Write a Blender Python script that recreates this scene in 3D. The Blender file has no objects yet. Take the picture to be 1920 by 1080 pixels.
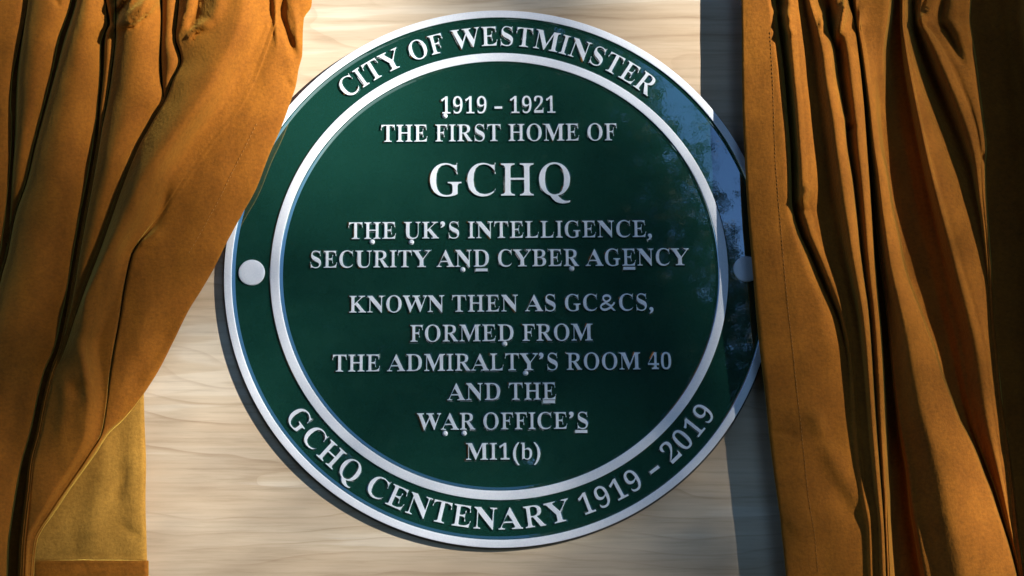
import bpy, bmesh, math, random
from mathutils import Vector, Matrix, noise
from mathutils.geometry import tessellate_polygon

C = bpy.context
SC = C.scene
COL = SC.collection
random.seed(7)

# ------------------------------------------------------------------ camera
R = 0.25                                  # plaque radius in metres
ALPHA = math.radians(12.7)                # the lens looks up at the plaque from below
DIST = 6.6 * R
CAM = Vector((0.0, -DIST * math.cos(ALPHA), -DIST * math.sin(ALPHA)))
AIM = Vector((0.0114, 0.0, -0.0162))
LENS = 63.85
cam_data = bpy.data.cameras.new('camera')
cam = bpy.data.objects.new('camera', cam_data)
COL.objects.link(cam)
cam.location = CAM
cam_rot = (AIM - CAM).to_track_quat('-Z', 'Y')
cam.rotation_euler = cam_rot.to_euler()
cam_data.lens = LENS
cam_data.sensor_width = 36.0
cam_data.clip_start = 0.05
cam_data.clip_end = 500.0
SC.camera = cam

# ------------------------------------------------------------------ sky and sun
SLANT_X, SLANT_Z = 1.5, 0.52
SUN = Vector((SLANT_X, -1.0, SLANT_Z)).normalized()          # towards the sun
elev = math.asin(SUN.z)
world = bpy.data.worlds.new('World')
SC.world = world
world.use_nodes = True
wn = world.node_tree.nodes
wn.clear()
sky = wn.new('ShaderNodeTexSky')
sky.sky_type = 'NISHITA'
sky.sun_disc = False
sky.sun_elevation = elev
sky.sun_rotation = math.atan2(SUN.x, SUN.y)
sky.altitude = 1500.0
sky.air_density = 0.75
sky.dust_density = 0.0
sky.ozone_density = 5.0
bgn = wn.new('ShaderNodeBackground')
bgn.inputs['Strength'].default_value = 0.088
wout = wn.new('ShaderNodeOutputWorld')
world.node_tree.links.new(sky.outputs[0], bgn.inputs[0])
world.node_tree.links.new(bgn.outputs[0], wout.inputs[0])

sd = bpy.data.lights.new('sun', 'SUN')
sd.energy = 5.0
sd.angle = math.radians(0.5)
sd.color = (1.0, 0.945, 0.86)
sun = bpy.data.objects.new('sun', sd)
COL.objects.link(sun)
sun.rotation_euler = SUN.to_track_quat('Z', 'Y').to_euler()

SC.view_settings.view_transform = 'Standard'
SC.view_settings.look = 'None'
SC.view_settings.exposure = 1.22
SC.view_settings.gamma = 1.0
SC.view_settings.use_curve_mapping = False

# ------------------------------------------------------------------ helpers
def at(px, py, d):
    """the point at distance d in front of the board seen at photo position (px, py)"""
    u = (px - 960.0) / 1920.0 * 36.0 / LENS
    v = (540.0 - py) / 1920.0 * 36.0 / LENS
    ray = cam_rot @ Vector((u, v, -1.0))
    t = (-d - CAM.y) / ray.y
    return CAM + ray * t

def link(name, me, mats=(), parent=None):
    o = bpy.data.objects.new(name, me)
    COL.objects.link(o)
    for m in mats:
        me.materials.append(m)
    if parent is not None:
        o.parent = parent
    return o

def tag(o, label=None, cat=None, group=None, kind=None):
    if label: o['label'] = label
    if cat: o['category'] = cat
    if group: o['group'] = group
    if kind: o['kind'] = kind
    return o

def empty(name, loc=(0, 0, 0)):
    o = bpy.data.objects.new(name, None)
    COL.objects.link(o)
    o.location = loc
    o.empty_display_size = 0.05
    return o

def smooth(me):
    for p in me.polygons:
        p.use_smooth = True

def curve(tab):
    """monotone cubic through (y, value) pairs"""
    ys = [float(t[0]) for t in tab]; vs = [float(t[1]) for t in tab]
    n = len(ys)
    if n == 1:
        return lambda y: vs[0]
    h = [ys[i + 1] - ys[i] for i in range(n - 1)]
    s = [(vs[i + 1] - vs[i]) / h[i] for i in range(n - 1)]
    m = [s[0]] + [0.0 if s[i - 1] * s[i] <= 0 else 2 * s[i - 1] * s[i] / (s[i - 1] + s[i]) for i in range(1, n - 1)] + [s[-1]]
    def f(y):
        if y <= ys[0]: return vs[0] + (y - ys[0]) * m[0] * 0.5
        if y >= ys[-1]: return vs[-1] + (y - ys[-1]) * m[-1] * 0.5
        i = 0
        while y > ys[i + 1]: i += 1
        t = (y - ys[i]) / h[i]
        a, b = t * t, t * t * t
        return (2*b - 3*a + 1) * vs[i] + (b - 2*a + t) * h[i] * m[i] + (-2*b + 3*a) * vs[i+1] + (b - a) * h[i] * m[i+1]
    return f

# ------------------------------------------------------------------ materials
def nmat(name):
    m = bpy.data.materials.new(name)
    m.use_nodes = True
    nt = m.node_tree
    return m, nt, nt.nodes['Principled BSDF'], nt.links

def node(nt, kind, **kw):
    n = nt.nodes.new(kind)
    for k, v in kw.items():
        setattr(n, k, v)
    return n

def ramp(nt, stops):
    r = nt.nodes.new('ShaderNodeValToRGB')
    e = r.color_ramp.elements
    while len(e) < len(stops): e.new(0.5)
    for i, (p, c) in enumerate(stops):
        e[i].position = p
        e[i].color = (c[0], c[1], c[2], 1) if not isinstance(c, (int, float)) else (c, c, c, 1)
    return r

def mapped(nt, L, scale, coord='Object', rot=(0, 0, 0), loc=(0, 0, 0)):
    tc = node(nt, 'ShaderNodeTexCoord'); mp = node(nt, 'ShaderNodeMapping')
    mp.inputs['Scale'].default_value = scale
    mp.inputs['Rotation'].default_value = rot
    mp.inputs['Location'].default_value = loc
    L.new(tc.outputs[coord], mp.inputs[0])
    return mp

def mix(nt, L, a, b, fac, blend='MIX'):
    m = node(nt, 'ShaderNodeMix', data_type='RGBA', blend_type=blend)
    for s, v in ((6, a), (7, b), (0, fac)):
        if hasattr(v, 'links') or hasattr(v, 'is_linked'):
            L.new(v, m.inputs[s])
        else:
            m.inputs[s].default_value = v if s == 0 else (v[0], v[1], v[2], 1)
    return m.outputs[2]

def plywood_material():
    m, nt, b, L = nmat('pale_plywood')
    # slow wander that bends the grain
    w = node(nt, 'ShaderNodeTexNoise'); w.inputs['Scale'].default_value = 1.0; w.inputs['Detail'].default_value = 2
    L.new(mapped(nt, L, (2.2, 1, 6.0)).outputs[0], w.inputs[0])
    tc = node(nt, 'ShaderNodeTexCoord')
    add = node(nt, 'ShaderNodeVectorMath', operation='MULTIPLY_ADD')
    L.new(w.outputs[1], add.inputs[0]); add.inputs[1].default_value = (0.0, 0.0, 0.085)
    L.new(tc.outputs['Object'], add.inputs[2])
    mp = node(nt, 'ShaderNodeMapping'); mp.inputs['Scale'].default_value = (1.5, 1, 21)
    L.new(add.outputs[0], mp.inputs[0])
    g = node(nt, 'ShaderNodeTexNoise'); g.inputs['Scale'].default_value = 1.3; g.inputs['Detail'].default_value = 4; g.inputs['Roughness'].default_value = 0.55
    L.new(mp.outputs[0], g.inputs[0])
    gr = ramp(nt, [(0.28, (0.52, 0.385, 0.25)), (0.42, (0.60, 0.465, 0.32)), (0.52, (0.64, 0.515, 0.37)), (0.58, (0.66, 0.54, 0.39)), (0.605, (0.73, 0.625, 0.485)), (0.78, (0.71, 0.605, 0.46))])
    L.new(g.outputs[0], gr.inputs[0])
    # growth rings: contour lines of a slowly wandering height
    wn_ = node(nt, 'ShaderNodeTexNoise'); wn_.inputs['Scale'].default_value = 1.0; wn_.inputs['Detail'].default_value = 3.5; wn_.inputs['Roughness'].default_value = 0.42
    L.new(mapped(nt, L, (2.3, 1, 7.5), loc=(1.7, 0, 4.2)).outputs[0], wn_.inputs[0])
    sep = node(nt, 'ShaderNodeSeparateXYZ'); L.new(tc.outputs['Object'], sep.inputs[0])
    m1 = node(nt, 'ShaderNodeMath', operation='MULTIPLY'); L.new(sep.outputs[2], m1.inputs[0]); m1.inputs[1].default_value = 42
    m2 = node(nt, 'ShaderNodeMath', operation='MULTIPLY_ADD'); L.new(wn_.outputs[0], m2.inputs[0]); m2.inputs[1].default_value = 9.5; L.new(m1.outputs[0], m2.inputs[2])
    fr_ = node(nt, 'ShaderNodeMath', operation='FRACT'); L.new(m2.outputs[0], fr_.inputs[0])
    lr = ramp(nt, [(0.0, 0.35), (0.03, 0.06), (0.4, 0.0), (0.86, 0.18), (0.965, 1.0)])
    L.new(fr_.outputs[0], lr.inputs[0])
    am = node(nt, 'ShaderNodeTexNoise'); am.inputs['Scale'].default_value = 1.0; am.inputs['Detail'].default_value = 3
    L.new(mapped(nt, L, (5, 1, 16), loc=(7, 0, 2)).outputs[0], am.inputs[0])
    amr = ramp(nt, [(0.35, 0.10), (0.65, 0.62)]); L.new(am.outputs[0], amr.inputs[0])
    # fine fibre
    mp3 = mapped(nt, L, (7, 1, 170))
    fb = node(nt, 'ShaderNodeTexNoise'); fb.inputs['Scale'].default_value = 1.0; fb.inputs['Detail'].default_value = 8; fb.inputs['Roughness'].default_value = 0.72
    L.new(mp3.outputs[0], fb.inputs[0])
    fr = ramp(nt, [(0.34, (0.80, 0.77, 0.73)), (0.47, (0.965, 0.955, 0.94)), (0.54, (1.02, 1.015, 1.01)), (0.68, (1.07, 1.065, 1.06))])
    L.new(fb.outputs[0], fr.inputs[0])
    half = node(nt, 'ShaderNodeMath', operation='MULTIPLY'); L.new(lr.outputs[0], half.inputs[0]); L.new(amr.outputs[0], half.inputs[1])
    c1 = mix(nt, L, gr.outputs[0], (0.43, 0.30, 0.19), half.outputs[0])
    c2 = mix(nt, L, c1, fr.outputs[0], 1.0, 'MULTIPLY')
    # blotches
    bl = node(nt, 'ShaderNodeTexNoise'); bl.inputs['Scale'].default_value = 1.0; bl.inputs['Detail'].default_value = 3
    L.new(mapped(nt, L, (5, 1, 13), loc=(3, 0, 1)).outputs[0], bl.inputs[0])
    br = ramp(nt, [(0.35, 0.86), (0.62, 1.06)])
    L.new(bl.outputs[0], br.inputs[0])
    c3 = mix(nt, L, c2, br.outputs[0], 1.0, 'MULTIPLY')
    L.new(c3, b.inputs['Base Color'])
    b.inputs['Roughness'].default_value = 0.55
    b.inputs['Specular IOR Level'].default_value = 0.3
    bp = node(nt, 'ShaderNodeBump'); bp.inputs['Strength'].default_value = 0.12; bp.inputs['Distance'].default_value = 0.0006
    L.new(fb.outputs[0], bp.inputs['Height']); L.new(bp.outputs[0], b.inputs['Normal'])
    return m

def paint_material():
    m, nt, b, L = nmat('dark_green_enamel')
    n = node(nt, 'ShaderNodeTexNoise'); n.inputs['Scale'].default_value = 9; n.inputs['Detail'].default_value = 4
    L.new(mapped(nt, L, (1, 1, 1)).outputs[0], n.inputs[0])
    r = ramp(nt, [(0.3, (0.0078, 0.051, 0.038)), (0.7, (0.0092, 0.059, 0.044))])
    L.new(n.outputs[0], r.inputs[0]); L.new(r.outputs[0], b.inputs['Base Color'])
    b.inputs['Roughness'].default_value = 0.02
    b.inputs['IOR'].default_value = 3.0
    n2 = node(nt, 'ShaderNodeTexNoise'); n2.inputs['Scale'].default_value = 260; n2.inputs['Detail'].default_value = 2
    L.new(mapped(nt, L, (1, 1, 1)).outputs[0], n2.inputs[0])
    bp = node(nt, 'ShaderNodeBump'); bp.inputs['Strength'].default_value = 0.02; bp.inputs['Distance'].default_value = 0.0004
    L.new(n2.outputs[0], bp.inputs['Height']); L.new(bp.outputs[0], b.inputs['Normal'])
    return m

def silver_material():
    m, nt, b, L = nmat('satin_silver')
    n = node(nt, 'ShaderNodeTexNoise'); n.inputs['Scale'].default_value = 700; n.inputs['Detail'].default_value = 2
    L.new(mapped(nt, L, (1, 1, 1)).outputs[0], n.inputs[0])
    r = ramp(nt, [(0.3, (0.77, 0.82, 0.90)), (0.7, (0.86, 0.90, 0.96))])
    L.new(n.outputs[0], r.inputs[0]); L.new(r.outputs[0], b.inputs['Base Color'])
    b.inputs['Metallic'].default_value = 0.0
    b.inputs['Roughness'].default_value = 0.42
    bp = node(nt, 'ShaderNodeBump'); bp.inputs['Strength'].default_value = 0.15; bp.inputs['Distance'].default_value = 0.0002
    L.new(n.outputs[0], bp.inputs['Height']); L.new(bp.outputs[0], b.inputs['Normal'])
    return m

def velvet_material(name, dark, light, sheen=1.0, tint=(1.0, 0.70, 0.13)):
    m, nt, b, L = nmat(name)
    n = node(nt, 'ShaderNodeTexNoise'); n.inputs['Scale'].default_value = 1; n.inputs['Detail'].default_value = 5; n.inputs['Roughness'].default_value = 0.65
    L.new(mapped(nt, L, (38, 38, 22)).outputs[0], n.inputs[0])
    r = ramp(nt, [(0.3, dark), (0.7, light)])
    L.new(n.outputs[0], r.inputs[0])
    nap = node(nt, 'ShaderNodeTexNoise'); nap.inputs['Scale'].default_value = 1; nap.inputs['Detail'].default_value = 4; nap.inputs['Roughness'].default_value = 0.75
    L.new(mapped(nt, L, (260, 260, 420)).outputs[0], nap.inputs[0])
    nr = ramp(nt, [(0.3, 0.74), (0.5, 1.0), (0.7, 1.22)]); L.new(nap.outputs[0], nr.inputs[0])
    L.new(mix(nt, L, r.outputs[0], nr.outputs[0], 1.0, 'MULTIPLY'), b.inputs['Base Color'])
    b.inputs['Roughness'].default_value = 0.85
    b.inputs['Specular IOR Level'].default_value = 0.15
    b.inputs['Sheen Weight'].default_value = sheen
    b.inputs['Sheen Roughness'].default_value = 0.45
    b.inputs['Sheen Tint'].default_value = (*tint, 1)
    f = node(nt, 'ShaderNodeTexNoise'); f.inputs['Scale'].default_value = 1; f.inputs['Detail'].default_value = 3
    L.new(mapped(nt, L, (420, 420, 300)).outputs[0], f.inputs[0])
    f2 = node(nt, 'ShaderNodeTexNoise'); f2.inputs['Scale'].default_value = 1; f2.inputs['Detail'].default_value = 2
    L.new(mapped(nt, L, (70, 70, 40)).outputs[0], f2.inputs[0])
    b1 = node(nt, 'ShaderNodeBump'); b1.inputs['Strength'].default_value = 0.35; b1.inputs['Distance'].default_value = 0.0012
    L.new(f.outputs[0], b1.inputs['Height'])
    b2 = node(nt, 'ShaderNodeBump'); b2.inputs['Strength'].default_value = 0.09; b2.inputs['Distance'].default_value = 0.004
    L.new(f2.outputs[0], b2.inputs['Height']); L.new(b1.outputs[0], b2.inputs['Normal'])
    L.new(b2.outputs[0], b.inputs['Normal'])
    return m

def plain_material(name, a, bb, scale, rough=0.8):
    m, nt, b, L = nmat(name)
    n = node(nt, 'ShaderNodeTexNoise'); n.inputs['Scale'].default_value = scale; n.inputs['Detail'].default_value = 3
    L.new(mapped(nt, L, (1, 1, 1)).outputs[0], n.inputs[0])
    r = ramp(nt, [(0.3, a), (0.7, bb)])
    L.new(n.outputs[0], r.inputs[0]); L.new(r.outputs[0], b.inputs['Base Color'])
    b.inputs['Roughness'].default_value = rough
    return m

PLY = plywood_material()
GREEN = paint_material()
SILVER = silver_material()
EDGE = plain_material('dark_plaque_edge', (0.022, 0.022, 0.022), (0.035, 0.033, 0.032), 120, 0.5)
VELVET = velvet_material('amber_velvet', (0.215, 0.066, 0.005), (0.305, 0.102, 0.008))
PAINTED_SHEEN = velvet_material('painted_sheen_velvet', (0.34, 0.165, 0.024), (0.44, 0.225, 0.036), 0.3, (1.0, 0.8, 0.3))  # same velvet; paler colour stands in for sheen of reversed pile
THREAD = plain_material('amber_thread', (0.30, 0.115, 0.012), (0.36, 0.15, 0.02), 300)
LEAF = plain_material('leaf_green', (0.022, 0.042, 0.009), (0.05, 0.08, 0.02), 3)
BARK = plain_material('bark_brown', (0.05, 0.035, 0.025), (0.11, 0.085, 0.06), 9)

# ------------------------------------------------------------------ plywood board
bm = bmesh.new()
bmesh.ops.create_cube(bm, size=1.0)
for v in bm.verts:
    v.co = Vector((v.co.x * 2.44, v.co.y * 0.018 + 0.009, v.co.z * 1.22))
bmesh.ops.bevel(bm, geom=bm.edges[:], offset=0.0015, segments=2, affect='EDGES')
me = bpy.data.meshes.new('plywood_board'); bm.to_mesh(me); bm.free()
tag(link('plywood_board', me, [PLY]), 'pale plywood board with horizontal grain behind the green plaque and both curtains', 'board')

# ------------------------------------------------------------------ plaque
FACE = 0.0052           # painted face in front of the board
TOP = 0.0068            # silver faces in front of the board
TILT = math.radians(0.52)
plaque = tag(empty('commemorative_plaque'), 'round dark green plaque with raised silver lettering and rings on plywood', 'plaque')
PZ = -TOP * math.tan(ALPHA)
plaque.rotation_euler = (0, -TILT, 0)
plaque.location = (0, 0, PZ)
R = 0.25 * (1 - TOP / 1.61)
Q = R / 0.25

def lathe(name, prof, mat_ids, mats, seg=256, closed=False):
    """prof: (radius, distance in front of the board)"""
    bm = bmesh.new()
    rings = []
    for r, d in prof:
        if r < 1e-6:
            rings.append([bm.verts.new((0, -d, 0))])
        else:
            rings.append([bm.verts.new((r * math.cos(2 * math.pi * i / seg), -d, r * math.sin(2 * math.pi * i / seg))) for i in range(seg)])
    n = len(prof)
    for k in range(n if closed else n - 1):
        a, b = rings[k], rings[(k + 1) % n]
        for i in range(seg):
            j = (i + 1) % seg
            if len(a) == 1: f = bm.faces.new((a[0], b[j], b[i]))
            elif len(b) == 1: f = bm.faces.new((a[i], a[j], b[0]))
            else: f = bm.faces.new((a[i], a[j], b[j], b[i]))
            f.material_index = mat_ids[k]
            f.smooth = True
    bmesh.ops.recalc_face_normals(bm, faces=bm.faces)
    me = bpy.data.meshes.new(name); bm.to_mesh(me); bm.free()
    me.set_sharp_from_angle(angle=math.radians(28))
    return me

RO = R
# cast body: back, edge, face
link('plate', lathe('plate', [(0, 0.0012), (0.2455, 0.0012), (RO + 0.0014, 0.0024), (RO + 0.0009, FACE - 0.0012), (RO - 0.003, FACE), (RO - 0.0035, FACE), (RO - 0.004, FACE), (0, FACE)],
     [0, 0, 0, 0, 1, 1, 1], [EDGE, GREEN]), [EDGE, GREEN], plaque)
link('mounting_block', lathe('mounting_block', [(0, 0.0), (0.235, 0.0), (0.235, 0.0010), (0, 0.0010)], [0, 0, 0], [EDGE]), [EDGE], plaque)
E_ = 0.0007
# raised silver rim: outer wall in dark edge colour, inner drafted wall in green
def ring(name, r0, r1, flank):
    prof = [(r1 + (0.0002 if flank else 0.0018), FACE - 0.001), (r1, TOP - 0.0004), (r1 - 0.0003, TOP - 0.00008), (r1 - 0.0007, TOP),
            (r0 + 0.0005, TOP), (r0, TOP - 0.0003), (r0 - 0.0007, TOP - 0.0010), (r0 - 0.0020, FACE + 0.0003), (r0 - 0.0031, FACE + 0.0000), (r0 - 0.0036, FACE - 0.001)]
    ids = [1 if flank else 2, 0, 0, 0, 0, 2, 2, 2, 2]
    return link(name, lathe(name, prof, ids, None), [SILVER, EDGE, GREEN], plaque)
rim = ring('outer_rim', 0.2430 * Q, RO, True)
inn = ring('inner_ring', 0.1998 * Q, 0.2081 * Q, False)
for o, t in ((rim, 'silver raised rim round the edge'), (inn, 'thinner silver ring inside the rim')):
    o['label'] = t
# screw caps
for s in (-1, 1):
    prof = [(0.0, TOP + 0.0003), (0.006, TOP + 0.00028), (0.0104, TOP + 0.0002), (0.0115, TOP - 0.0001), (0.0119, TOP - 0.0007), (0.0120, FACE - 0.001)]
    me = lathe('screw_cap', prof, [0] * 5, None, 64)
    o = link('screw_cap', me, [SILVER], plaque)
    o.location = (s * 0.2250 * Q, 0, 0)

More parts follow.
